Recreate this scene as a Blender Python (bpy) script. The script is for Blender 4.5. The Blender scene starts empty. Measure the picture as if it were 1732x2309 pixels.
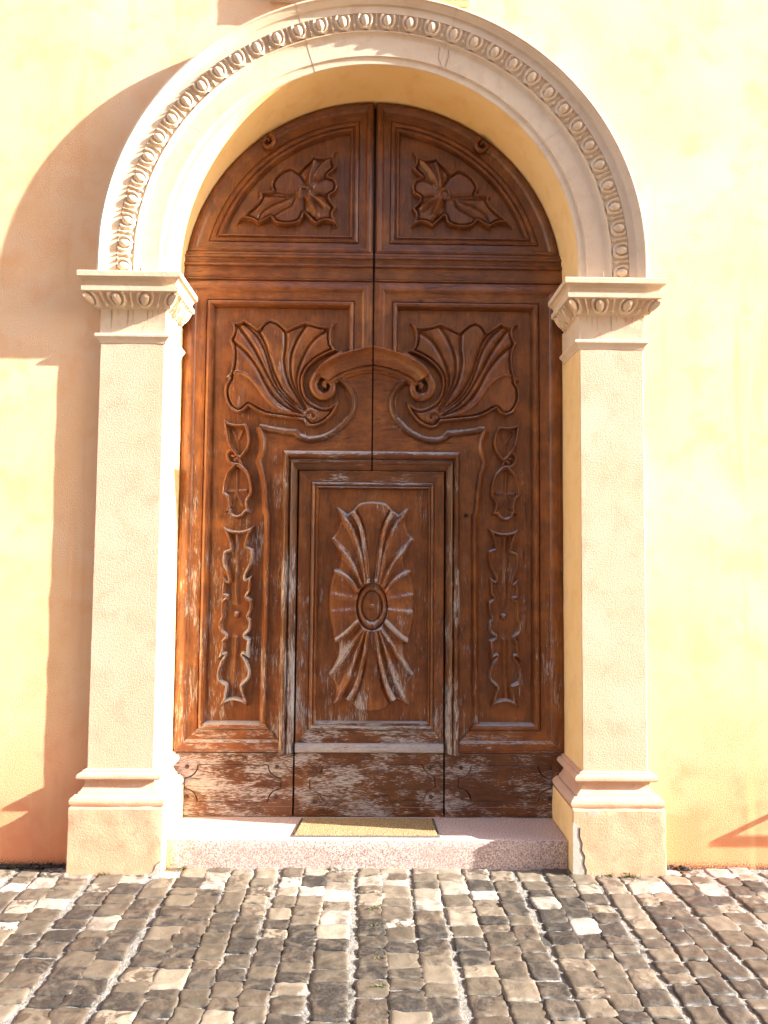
import bpy, bmesh, math, random
import numpy as np
from mathutils import Vector, Matrix, geometry
random.seed(7); RNG = np.random.default_rng(11)
R = math.radians; PI = math.pi
S = bpy.context.scene; COL = S.collection

# ------------------------------------------------------------ camera, sky, sun, exposure
cam_d = bpy.data.cameras.new('camera'); cam = bpy.data.objects.new('camera', cam_d); COL.objects.link(cam); S.camera = cam
cam_d.sensor_fit = 'VERTICAL'; cam_d.sensor_height = 36; cam_d.lens = 36 * 1734 / 2309; cam_d.clip_start = .05; cam_d.clip_end = 2000
yw, pt, rl = .0155, .0615, .0088
fw = Vector((math.sin(yw)*math.cos(pt), math.cos(yw)*math.cos(pt), math.sin(pt)))
rt = Vector((math.cos(yw), -math.sin(yw), 0)); up = rt.cross(fw)
rt2 = math.cos(rl)*rt + math.sin(rl)*up; up2 = -math.sin(rl)*rt + math.cos(rl)*up
m = Matrix((rt2, up2, -fw)).transposed().to_4x4(); m.translation = Vector((.0034, -4.1393, 1.6288)); cam.matrix_world = m

SUN = Vector((6.15, -1.0, 2.87)).normalized()
w = bpy.data.worlds.new('World'); S.world = w; w.use_nodes = True
nt = w.node_tree; sky = nt.nodes.new('ShaderNodeTexSky'); sky.sky_type = 'NISHITA'; sky.sun_disc = False
sky.sun_elevation = math.asin(SUN.z); sky.sun_rotation = math.atan2(SUN.x, SUN.y); sky.air_density = 1.0; sky.dust_density = 1.0; sky.ozone_density = .8
bg = nt.nodes['Background']; bg.inputs['Strength'].default_value = .145; nt.links.new(sky.outputs[0], bg.inputs[0])
sl = bpy.data.lights.new('sun', 'SUN'); sl.energy = 5.0; sl.angle = R(.5); sl.color = (1, .965, .90)
so = bpy.data.objects.new('sun', sl); COL.objects.link(so); so.rotation_euler = SUN.to_track_quat('Z', 'Y').to_euler()
S.view_settings.view_transform = 'Standard'; S.view_settings.look = 'None'; S.view_settings.gamma = 1; S.view_settings.exposure = 2.45
S.render.engine = 'CYCLES'; S.render.resolution_x = 768; S.render.resolution_y = 1024; S.cycles.pixel_filter_width = 1.15

# ------------------------------------------------------------ materials
def mat(name):
    m = bpy.data.materials.new(name); m.use_nodes = True; t = m.node_tree
    return m, t, t.nodes['Principled BSDF'], t.nodes.new, t.links.new
def tc(t, scale=(1, 1, 1)):
    g = t.nodes.new('ShaderNodeNewGeometry'); mp = t.nodes.new('ShaderNodeMapping'); mp.inputs['Scale'].default_value = scale
    t.links.new(g.outputs['Position'], mp.inputs['Vector']); return mp.outputs[0], g
def noise(t, vec, scale, detail=4, rough=.55, dist=0):
    n = t.nodes.new('ShaderNodeTexNoise'); n.inputs['Scale'].default_value = scale; n.inputs['Detail'].default_value = detail
    n.inputs['Roughness'].default_value = rough; n.inputs['Distortion'].default_value = dist; t.links.new(vec, n.inputs['Vector']); return n.outputs['Fac']
def ramp(t, fac, stops):
    r = t.nodes.new('ShaderNodeValToRGB'); e = r.color_ramp.elements
    while len(e) < len(stops): e.new(.5)
    for i, (p, c) in enumerate(stops): e[i].position = p; e[i].color = (*c, 1) if len(c) == 3 else c
    t.links.new(fac, r.inputs[0]); return r.outputs[0]
def mixc(t, fac, a, b, bt='MIX'):
    n = t.nodes.new('ShaderNodeMix'); n.data_type = 'RGBA'; n.blend_type = bt
    for s, v in ((n.inputs[0], fac), (n.inputs[6], a), (n.inputs[7], b)):
        if hasattr(v, 'is_linked') or isinstance(v, bpy.types.NodeSocket): t.links.new(v, s)
        else: s.default_value = v if isinstance(v, float) else (*v, 1)
    return n.outputs[2]
def mth(t, op, a, b=None, clamp=False):
    n = t.nodes.new('ShaderNodeMath'); n.operation = op; n.use_clamp = clamp
    for s, v in ((n.inputs[0], a), (n.inputs[1], b)):
        if v is None: continue
        if isinstance(v, bpy.types.NodeSocket): t.links.new(v, s)
        else: s.default_value = v
    return n.outputs[0]
def mapr(t, v, a, b, c=0., d=1.):
    n = t.nodes.new('ShaderNodeMapRange'); t.links.new(v, n.inputs[0])
    for i, x in enumerate((a, b, c, d)): n.inputs[i+1].default_value = x
    return n.outputs[0]
def bump(t, bsdf, h, dist, strength=1.0):
    b = t.nodes.new('ShaderNodeBump'); b.inputs['Distance'].default_value = dist; b.inputs['Strength'].default_value = strength
    t.links.new(h, b.inputs['Height']); t.links.new(b.outputs[0], bsdf.inputs['Normal'])

def wood(name, grain='V', wear=0.0, base=1.0, streak=None):
    """varnished walnut-brown wood, peeled to pale grey in streaks along the grain"""
    m, t, B, N, L = mat(name)
    fine = (250, 250, 20) if grain == 'V' else (34, 250, 250)
    mid = (60, 60, 7) if grain == 'V' else (12, 60, 60)
    vf, g = tc(t, fine); vm, _ = tc(t, mid); v1, _ = tc(t)
    nf = noise(t, vf, 1, 5, .65, .4); nm = noise(t, vm, 1, 5, .6, .8); nb = noise(t, v1, 3.2, 4, .6)
    nblot = noise(t, v1, 9, 4, .6)
    c1 = ramp(t, nm, [(.25, (.10*base, .027*base, .008*base)), (.5, (.18*base, .053*base, .013*base)), (.75, (.27*base, .086*base, .020*base))])
    c2 = mixc(t, mapr(t, nf, .42, .68, 0, .40), c1, (.055*base, .018*base, .007*base))
    c3 = mixc(t, mapr(t, nblot, .45, .7, 0, .5), c2, (.38*base, .132*base, .029*base))
    # wear
    sep = N('ShaderNodeSeparateXYZ'); L(g.outputs['Position'], sep.inputs[0])
    sn = N('ShaderNodeSeparateXYZ'); L(g.outputs['Normal'], sn.inputs[0])
    zfac = mapr(t, sep.outputs['Z'], 3.1, .45, -.075, .036)
    lft = mapr(t, sep.outputs['X'], -1.0, 1.0, .014, -.032)
    upf = mapr(t, sn.outputs['Z'], .3, .85, 0., .16)
    upz = mth(t, 'MULTIPLY', upf, mapr(t, sep.outputs['Z'], 3.3, 2.2, .15, 1.0))
    at = N('ShaderNodeAttribute'); at.attribute_name = 'abrasion'
    s = mth(t, 'ADD', mth(t, 'ADD', zfac, upz), mth(t, 'ADD', lft, wear)); zab = mapr(t, sep.outputs['Z'], 3.4, 1.9, .25, 1.); s = mth(t, 'ADD', s, mth(t, 'MULTIPLY', mth(t, 'MULTIPLY', at.outputs['Fac'], .05), zab))
    pat = mth(t, 'ADD', mth(t, 'MULTIPLY', nf, .68), mth(t, 'MULTIPLY', nm, .32))
    vb, _ = tc(t, (8, 8, 3.5) if grain == 'V' else (3.5, 8, 8)); npatch = noise(t, vb, 1, 3, .6)
    pat = mth(t, 'ADD', mth(t, 'MULTIPLY', pat, .60), mth(t, 'MULTIPLY', npatch, .40))
    k = mth(t, 'ADD', pat, s)
    wm = mapr(t, k, .546, .592, 0, 1)
    pale = mixc(t, mapr(t, nf, .3, .7), (.24, .21, .21), (.47, .42, .40))
    vk, _ = tc(t, (34, 34, 1.6) if grain == 'V' else (1.6, 34, 34)); nk = noise(t, vk, 1, 3, .5, .6); ck = mth(t, 'ABSOLUTE', mth(t, 'SUBTRACT', nk, .5))
    ckm = mth(t, 'MULTIPLY', mapr(t, ck, .010, .003, 0, 1), mapr(t, npatch, .48, .60, 0, .8))
    col = mixc(t, wm, c3, pale); col = mixc(t, ckm, col, (.02, .009, .004))
    L(col, B.inputs['Base Color'])
    L(mapr(t, wm, 0, 1, .34, .85), B.inputs['Roughness']); B.inputs['Specular IOR Level'].default_value = .55
    h = mth(t, 'SUBTRACT', mth(t, 'MULTIPLY', nf, .5), mth(t, 'ADD', mth(t, 'MULTIPLY', wm, .35), mth(t, 'MULTIPLY', ckm, 1.2)))
    bump(t, B, h, .0025, .8)
    return m
W_V = wood('brown_wood_upright_grain', 'V'); W_H = wood('brown_wood_level_grain', 'H', .0)
W_BOT = wood('peeling_wood_kick_board', 'H', .012, .55)
W_UP = wood('brown_wood_lunette', 'V', -.03, .8); W_UPH = wood('brown_wood_lunette_level', 'H', -.04, .8)
W_FR = wood('greyed_wood_moulding', 'V', .040, .5); W_FRH = wood('greyed_wood_moulding_level', 'H', .03, .6)
W_CARV = wood('carved_wood', 'V', .0, .95)
W_DK = mat('dark_gap_wood')[0]; W_DK.node_tree.nodes['Principled BSDF'].inputs['Base Color'].default_value = (.02, .01, .006, 1)

def stucco(name, a, b, c, bscale=55, bdist=.004, low=None, patch=2.0, streaks=0.0):
    """plaster: a..b large mottling, c blotches, bump grain; low = colour of the damp foot"""
    m, t, B, N, L = mat(name); v, g = tc(t)
    n1 = noise(t, v, patch, 5, .55, .5); n2 = noise(t, v, patch*3.3, 5, .6, .3); n3 = noise(t, v, bscale, 5, .65); n4 = noise(t, v, bscale*4, 3, .6)
    col = mixc(t, mapr(t, n1, .35, .65), a, b); col = mixc(t, mapr(t, n2, .5, .72, 0, .8), col, c)
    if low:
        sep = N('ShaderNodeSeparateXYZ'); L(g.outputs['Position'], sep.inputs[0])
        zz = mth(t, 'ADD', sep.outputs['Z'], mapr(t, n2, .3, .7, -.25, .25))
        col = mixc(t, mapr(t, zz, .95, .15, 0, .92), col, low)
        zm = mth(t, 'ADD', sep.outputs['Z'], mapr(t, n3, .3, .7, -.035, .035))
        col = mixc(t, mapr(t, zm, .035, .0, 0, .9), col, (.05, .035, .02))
    if streaks:
        vs, _ = tc(t, (9, 9, .7)); ns = noise(t, vs, 1, 4, .6)
        col = mixc(t, mapr(t, ns, .58, .72, 0, streaks), col, c)
    col = mixc(t, mapr(t, n4, .62, .75, 0, .25), col, tuple(x*.6 for x in a))
    L(col, B.inputs['Base Color']); B.inputs['Roughness'].default_value = .9; B.inputs['Specular IOR Level'].default_value = .25
    h = mth(t, 'ADD', mth(t, 'MULTIPLY', n3, 1.0), mth(t, 'MULTIPLY', n4, .4)); bump(t, B, h, bdist, .7)
    return m
M_WALL = stucco('ochre_stucco', (.87, .51, .26), (.88, .59, .37), (.84, .43, .20), 125, .0055, (.76, .27, .12), 1.4, .7)
M_STONE = stucco('smooth_cream_stone', (.64, .48, .34), (.68, .53, .38), (.57, .40, .27), 60, .0016, None, 3.0, .35)
M_SHAFT = stucco('rough_cream_render', (.66, .39, .26), (.70, .45, .32), (.60, .33, .22), 110, .0075, None, 2.2, .3)
M_PLIN = stucco('peach_render', (.62, .33, .20), (.66, .38, .24), (.54, .26, .155), 110, .007, None, 5)
M_REV = stucco('yellow_render', (.82, .55, .24), (.84, .58, .28), (.78, .48, .20), 60, .001, None, 3)
M_CEM = stucco('grey_cement', (.42, .38, .33), (.50, .45, .40), (.36, .31, .27), 90, .004, None, 9)
M_CRACK = stucco('dark_crack', (.05, .035, .025), (.07, .05, .03), (.04, .03, .02), 60, .001)
def granite():
    m, t, B, N, L = mat('pink_granite'); v, g = tc(t)
    n = noise(t, v, 160, 3, .7); n2 = noise(t, v, 330, 2, .6); n3 = noise(t, v, 4, 3)
    col = ramp(t, n, [(.36, (.16, .09, .075)), (.46, (.40, .27, .235)), (.58, (.62, .51, .46)), (.7, (.78, .73, .68))])
    col = mixc(t, mapr(t, n3, .4, .7, 0, .4), col, (.48, .33, .29)); L(col, B.inputs['Base Color'])
    B.inputs['Roughness'].default_value = .7; bump(t, B, n, .002, .6); return m
M_GRAN = granite()
def cobble_mat():
    m, t, B, N, L = mat('worn_cobble_stone'); v, g = tc(t)
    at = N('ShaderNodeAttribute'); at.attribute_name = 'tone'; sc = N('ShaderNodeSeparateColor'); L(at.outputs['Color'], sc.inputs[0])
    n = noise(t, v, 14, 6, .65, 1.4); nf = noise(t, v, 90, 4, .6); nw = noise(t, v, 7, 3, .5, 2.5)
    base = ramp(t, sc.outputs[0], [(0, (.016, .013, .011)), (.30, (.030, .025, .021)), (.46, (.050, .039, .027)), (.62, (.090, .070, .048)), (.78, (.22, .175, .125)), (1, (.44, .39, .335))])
    vein = mth(t, 'MULTIPLY', mapr(t, mth(t, 'ADD', n, mth(t, 'MULTIPLY', sc.outputs[1], .12)), .54, .62), sc.outputs[2])
    col = mixc(t, vein, base, (.065, .045, .03)); col = mixc(t, mapr(t, nw, .48, .64, 0, .5), col, (.13, .10, .07))
    col = mixc(t, mapr(t, nf, .45, .7, 0, .35), col, (.10, .08, .06))
    L(col, B.inputs['Base Color']); L(mapr(t, nf, .3, .7, .45, .75), B.inputs['Roughness']); B.inputs['Specular IOR Level'].default_value = .5
    bump(t, B, mth(t, 'ADD', n, mth(t, 'MULTIPLY', nf, .35)), .0035, .7); return m
M_COB = cobble_mat()
def grout():
    m, t, B, N, L = mat('sandy_joint'); v, g = tc(t); n = noise(t, v, 40, 5, .7); n2 = noise(t, v, 5, 3, .6); n3 = noise(t, v, 120, 3, .7)
    col = ramp(t, n, [(.3, (.09, .08, .07)), (.5, (.20, .18, .155)), (.7, (.29, .265, .235))])
    col = mixc(t, mapr(t, n2, .60, .66, 0, .9), col, (.03, .025, .02)); L(col, B.inputs['Base Color']); B.inputs['Roughness'].default_value = .95
    bump(t, B, mth(t, 'ADD', n, n3), .008, 1); return m
M_GROUT = grout()
M_FAR = None
def simple(name, c, rough=.6, metal=0, nscale=60, var=.5, bd=.001):
    m, t, B, N, L = mat(name); v, g = tc(t); n = noise(t, v, nscale, 4, .6)
    L(mixc(t, mapr(t, n, .35, .65), c, tuple(x*var for x in c)), B.inputs['Base Color']); B.inputs['Roughness'].default_value = rough; B.inputs['Metallic'].default_value = metal
    bump(t, B, n, bd, .7); return m
M_FAR = simple('worn_grey_paving', (.09, .075, .06), .9, 0, 12, .6, .004); M_IRON = simple('rusty_iron', (.09, .055, .04), .75, .3); M_RUST = simple('rust', (.28, .09, .03), .85); M_PIN = simple('white_painted_metal', (.75, .75, .73), .4, .2, var=.85)
M_COIR = simple('golden_coir', (.46, .31, .14), .95, 0, 130, .25, .010); M_RUB = simple('dark_rubber', (.13, .11, .095), .7, 0, 90, .5, .002)
M_MOSS = simple('dry_moss', (.11, .12, .035), .95, 0, 80, .4, .003); M_SOIL = simple('dark_soil', (.055, .04, .026), .95, 0, 60, .4, .01)
M_BLOCKER = simple('bounce_plaster', (.74, .54, .36), .9); M_DROP = simple('rusty_drip', (.42, .28, .19), .9, 0, 30, .8); M_LEAD = simple('grey_roof', (.3, .28, .26), .8)  # first one: plaster of the added house, lightened to bounce warm light

# ------------------------------------------------------------ object helpers
def link(name, me, mt, parent=None, smooth=False):
    o = bpy.data.objects.new(name, me); COL.objects.link(o)
    if mt is not None and not me.materials:
        for q in (mt if isinstance(mt, (list, tuple)) else [mt]): me.materials.append(q)
    if parent: o.parent = parent
    if smooth is True:
        me.polygons.foreach_set('use_smooth', [True]*len(me.polygons))
    elif smooth: 
        me.polygons.foreach_set('use_smooth', [True]*len(me.polygons)); me.set_sharp_from_angle(angle=R(smooth))
    return o
def thing(name, label, cat, group=None, loc=(0, 0, 0)):
    o = bpy.data.objects.new(name, None); COL.objects.link(o); o.location = loc; o.empty_display_size = .2
    return tag(o, label, cat, group)
def tag(o, label, cat, group=None):
    o['label'] = label; o['category'] = cat
    if group: o['group'] = group
    return o
class MB:
    def __init__(s): s.v = []; s.f = []; s.mi = []
    def add(s, vs, fs, mi=0):
        b = len(s.v); s.v += [tuple(v) for v in vs]; s.f += [tuple(b+i for i in f) for f in fs]; s.mi += [mi]*len(fs); return s
    def box(s, x0, x1, y0, y1, z0, z1, mi=0):
        return s.add([(x0,y0,z0),(x1,y0,z0),(x1,y1,z0),(x0,y1,z0),(x0,y0,z1),(x1,y0,z1),(x1,y1,z1),(x0,y1,z1)],
            [(0,3,2,1),(4,5,6,7),(0,1,5,4),(1,2,6,5),(2,3,7,6),(3,0,4,7)], mi)
    def mesh(s, name, mirror=False, weld=False):
        me = bpy.data.meshes.new(name)
        v = [(-x, y, z) for x, y, z in s.v] if mirror else s.v; f = [q[::-1] for q in s.f] if mirror else s.f
        me.from_pydata(v, [], f); me.polygons.foreach_set('material_index', s.mi); me.update()
        if weld:
            b = bmesh.new(); b.from_mesh(me); bmesh.ops.remove_doubles(b, verts=b.verts, dist=1e-5); bmesh.ops.recalc_face_normals(b, faces=b.faces); b.to_mesh(me); b.free()
        return me
def rough_box(name, x0, x1, y0, y1, z0, z1, bev=.004, chips=0, seed=0, res=.04):
    """box with eased, slightly uneven edges"""
    b = bmesh.new(); bmesh.ops.create_cube(b, size=1)
    for v in b.verts: v.co = Vector((x0+(v.co.x+.5)*(x1-x0), y0+(v.co.y+.5)*(y1-y0), z0+(v.co.z+.5)*(z1-z0)))
    bmesh.ops.bevel(b, geom=list(b.edges), offset=bev, segments=2, affect='EDGES', profile=.5)
    for ax, a0, a1 in ((0, x0, x1), (1, y0, y1), (2, z0, z1)):
        n = max(1, int((a1-a0)/res))
        for i in range(1, n):
            co = Vector((0, 0, 0)); no = Vector((0, 0, 0)); co[ax] = a0+(a1-a0)*i/n; no[ax] = 1
            bmesh.ops.bisect_plane(b, geom=list(b.verts)+list(b.edges)+list(b.faces), plane_co=co, plane_no=no)
    from mathutils import noise as mn
    for v in b.verts:
        k = mn.noise(v.co*23+Vector((seed, 0, 0)))*.0022 + mn.noise(v.co*9+Vector((0, seed, 0)))*.002
        v.co += v.normal*k*chips if v.normal.length > 0 else Vector()
    me = bpy.data.meshes.new(name); b.to_mesh(me); b.free(); return me

def catmull(pts, n=8, closed=False):
    P = [np.array(p, float) for p in pts]
    if len(P) < 3: return [tuple(P[0]*(1-t)+P[-1]*t) for t in np.linspace(0, 1, 4)]
    if closed: P = [P[-1]]+P+[P[0], P[1]]
    else: P = [2*P[0]-P[1]]+P+[2*P[-1]-P[-2]]
    out = []
    for i in range(1, len(P)-2):
        for k in range(n):
            t = k/n; out.append(tuple(.5*((2*P[i])+(-P[i-1]+P[i+1])*t+(2*P[i-1]-5*P[i]+4*P[i+1]-P[i+2])*t*t+(-P[i-1]+3*P[i]-3*P[i+1]+P[i+2])*t**3)))
    if not closed: out.append(tuple(P[-2]))
    return out
def plate(mb, loops, v0, v1, D, mi=0, bevel=0):
    """flat board: outline (+ holes) in x,z, back at depth v0, face at v1 towards the street"""
    tris = geometry.tessellate_polygon([[Vector((x, z, 0)) for x, z in l] for l in loops]); flat = [p for l in loops for p in l]
    mb.add([(x, D-v1, z) for x, z in flat], [t if geometry.normal([Vector((flat[i][0], D, flat[i][1])) for i in t]).y < 0 else t[::-1] for t in tris], mi)
    for l in loops:
        n = len(l); mb.add([(x, D-v1, z) for x, z in l]+[(x, D-v0, z) for x, z in l], [(i, (i+1) % n, n+(i+1) % n, n+i) for i in range(n)], mi)
def loft(mb, outer, inner, prof, D, closed=True, mi=0):
    """moulding between two matching outlines; prof = (t from outer to inner, height)"""
    n = len(outer); k = len(prof); vs = []
    for t, h in prof:
        for (a, b), (c, d) in zip(outer, inner): vs.append((a+(c-a)*t, D-h, b+(d-b)*t))
    fs = []; e = n if closed else n-1
    for j in range(k-1):
        for i in range(e): fs.append((j*n+i, j*n+(i+1) % n, (j+1)*n+(i+1) % n, (j+1)*n+i))
    mb.add(vs, fs, mi)
def sweep2(mb, path, prof, D, closed=False, mi=0, cap=True):
    """profile (u sideways, h height) along a path in the door plane, mitred"""
    P = [np.array(p, float) for p in path]; n = len(P); vs = []
    nor = []
    for i in range(n):
        a = P[i]-P[i-1] if (i or closed) else P[1]-P[0]; b = P[(i+1) % n]-P[i] if (i < n-1 or closed) else P[-1]-P[-2]
        a = a/(np.linalg.norm(a)+1e-9); b = b/(np.linalg.norm(b)+1e-9)
        na = np.array([-a[1], a[0]]); nb = np.array([-b[1], b[0]]); m_ = na+nb; l = np.linalg.norm(m_)
        m_ = m_/l if l > .2 else na; nor.append(m_/max(.35, float(m_@na)))
    for u, h in prof:
        for p, q in zip(P, nor): vs.append((p[0]+q[0]*u, D-h, p[1]+q[1]*u))
    e = n if closed else n-1; k = len(prof)
    fs = [(j*n+i, (j+1)*n+i, (j+1)*n+(i+1) % n, j*n+(i+1) % n) for j in range(k-1) for i in range(e)]
    mb.add(vs, fs, mi)
    if cap and not closed:
        for i in (0, n-1): mb.add([vs[j*n+i] for j in range(k)], [tuple(range(k))], mi)
def rollp(w_, h, b=0.0, n=7): return [(-w_/2+w_*i/(n-1), b+h*math.sin(PI*i/(n-1))**.7) for i in range(n)]

def dist_poly(X, Z, pts):
    P = np.array(pts, float); a = P[:-1]; d = P[1:]-a; l2 = np.maximum((d**2).sum(1), 1e-12)
    best = np.full(X.shape, 9.0)
    for i in range(len(a)):
        t = np.clip(((X-a[i, 0])*d[i, 0]+(Z-a[i, 1])*d[i, 1])/l2[i], 0, 1)
        best = np.minimum(best, np.hypot(X-a[i, 0]-t*d[i, 0], Z-a[i, 1]-t*d[i, 1]))
    return best
def inside(X, Z, pts):
    P = np.array(pts, float); r = np.zeros(X.shape, bool); n = len(P)
    for i in range(n):
        x1, z1 = P[i]; x2, z2 = P[(i+1) % n]
        if z1 == z2: continue
        c = ((z1 > Z) != (z2 > Z)) & (X < (x2-x1)*(Z-z1)/(z2-z1)+x1); r ^= c
    return r
def carving(outline, ribs, D, rim=.016, rh=.026, floor=.010, res=.0032, bulge=.008, flute=.030, extra=None, mirror=False):
    """relief carving as a height field inside a smooth outline with a raised rim, flutes, ridges and cuts"""
    o = []
    for s in outline: o += catmull(s, 6)[:-1]
    P = np.array(o); x0, z0 = P.min(0)-.012; x1, z1 = P.max(0)+.012
    nx = int((x1-x0)/res); nz = int((z1-z0)/res); xs = np.linspace(x0, x1, nx); zs = np.linspace(z0, z1, nz); X, Z = np.meshgrid(xs, zs)
    d = dist_poly(X, Z, o+[o[0]]); s = np.where(inside(X, Z, o), d, -d)
    F = np.full(X.shape, floor); dm = np.full(X.shape, 9.0); add = np.zeros(X.shape)
    for k, pts in ribs:
        c = catmull(pts, 6); q = dist_poly(X, Z, c)
        if k in 'gv': dm = np.minimum(dm, q)
        if k == 'g': add -= .006*np.exp(-(q/.004)**2)
        elif k == 'r': add = np.maximum(add, .018*np.sqrt(np.clip(1-(q/.010)**2, 0, 1)))
        elif k == 'R': add = np.maximum(add, .036*np.sqrt(np.clip(1-(q/.014)**2, 0, 1)))
        elif k == 'e': add = np.maximum(add, .032*np.clip(1-q/.027, 0, 1)**1.1)
        elif k == 's': add = np.maximum(add, .010*np.clip(1-q/.014, 0, 1))
        elif k == 'w': add = np.maximum(add, .014*np.exp(-(q/.016)**2))
    if dm.min() < 1: t_ = np.clip(dm/flute, 0, 1); F = F+bulge*np.sqrt(np.clip(1-(1-t_)**2, 0, 1))*np.clip((s-rim*.8)/.014, 0, 1)
    F = F+add*np.clip((s-rim*.3)/.008, 0, 1)
    if rim > .001:
        t = np.clip(s/rim, 0, 1); roll = rh*np.sqrt(np.clip(1-(2*t-1)**2, 0, 1)); rr = np.where(s < rim*.5, roll, np.maximum(roll, 0))
        Hh = np.where(s < rim, np.maximum(rr, np.where(s > rim*.6, F*np.clip((s-rim*.6)/(rim*.4), 0, 1), 0)), F)
    else: Hh = F*np.sqrt(np.clip(s/.012, 0, 1))
    if extra is not None: Hh = extra(X, Z, s, Hh)
    Hh = np.where(s < 0, np.maximum(-.004, s*2.5), np.maximum(Hh, s*1.5*(s < .003)))
    keep = s > -.006; idx = -np.ones(X.shape, int); cell = keep[:-1, :-1] & keep[1:, :-1] & keep[:-1, 1:] & keep[1:, 1:]
    use = np.zeros(X.shape, bool); use[:-1, :-1] |= cell; use[1:, :-1] |= cell; use[:-1, 1:] |= cell; use[1:, 1:] |= cell
    idx[use] = np.arange(use.sum()); sg = -1 if mirror else 1
    vs = np.stack([X[use]*sg, D-Hh[use], Z[use]], 1)
    i, j = np.nonzero(cell); q = np.stack([idx[i, j], idx[i, j+1], idx[i+1, j+1], idx[i+1, j]], 1)
    if mirror: q = q[:, ::-1]
    me = bpy.data.meshes.new('carving'); me.from_pydata(vs.tolist(), [], q.tolist()); me.update()
    ab = np.clip(1-np.abs(s-rim*.5)/(rim*.6+.001), 0, 1)*(1 if rim > .001 else 0); ab = np.maximum(ab, np.clip((add-.012)/.016, 0, 1))
    at = me.attributes.new('abrasion', 'FLOAT', 'POINT'); at.data.foreach_set('value', ab[use].astype(np.float32)); return me
def tube3(pts, radii, seg=10, flat=1.0):
    """tapering round bar through 3-D points"""
    P = [Vector(p) for p in pts]; mb = MB(); n = len(P); vs = []
    for i in range(n):
        t = (P[min(i+1, n-1)]-P[max(i-1, 0)]).normalized(); a = Vector((0, 1, 0)); a = (a-t*a.dot(t)).normalized() if abs(t.y) < .95 else Vector((1, 0, 0)); b = t.cross(a)
        r = radii[i] if isinstance(radii, (list, tuple)) else radii
        for k in range(seg):
            th = 2*PI*k/seg; vs.append(P[i]+a*math.cos(th)*r*flat+b*math.sin(th)*r)
    fs = [(i*seg+k, i*seg+(k+1) % seg, (i+1)*seg+(k+1) % seg, (i+1)*seg+k) for i in range(n-1) for k in range(seg)]
    fs += [tuple(range(seg))[::-1], tuple((n-1)*seg+k for k in range(seg))]
    return mb.add(vs, fs)
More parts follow.
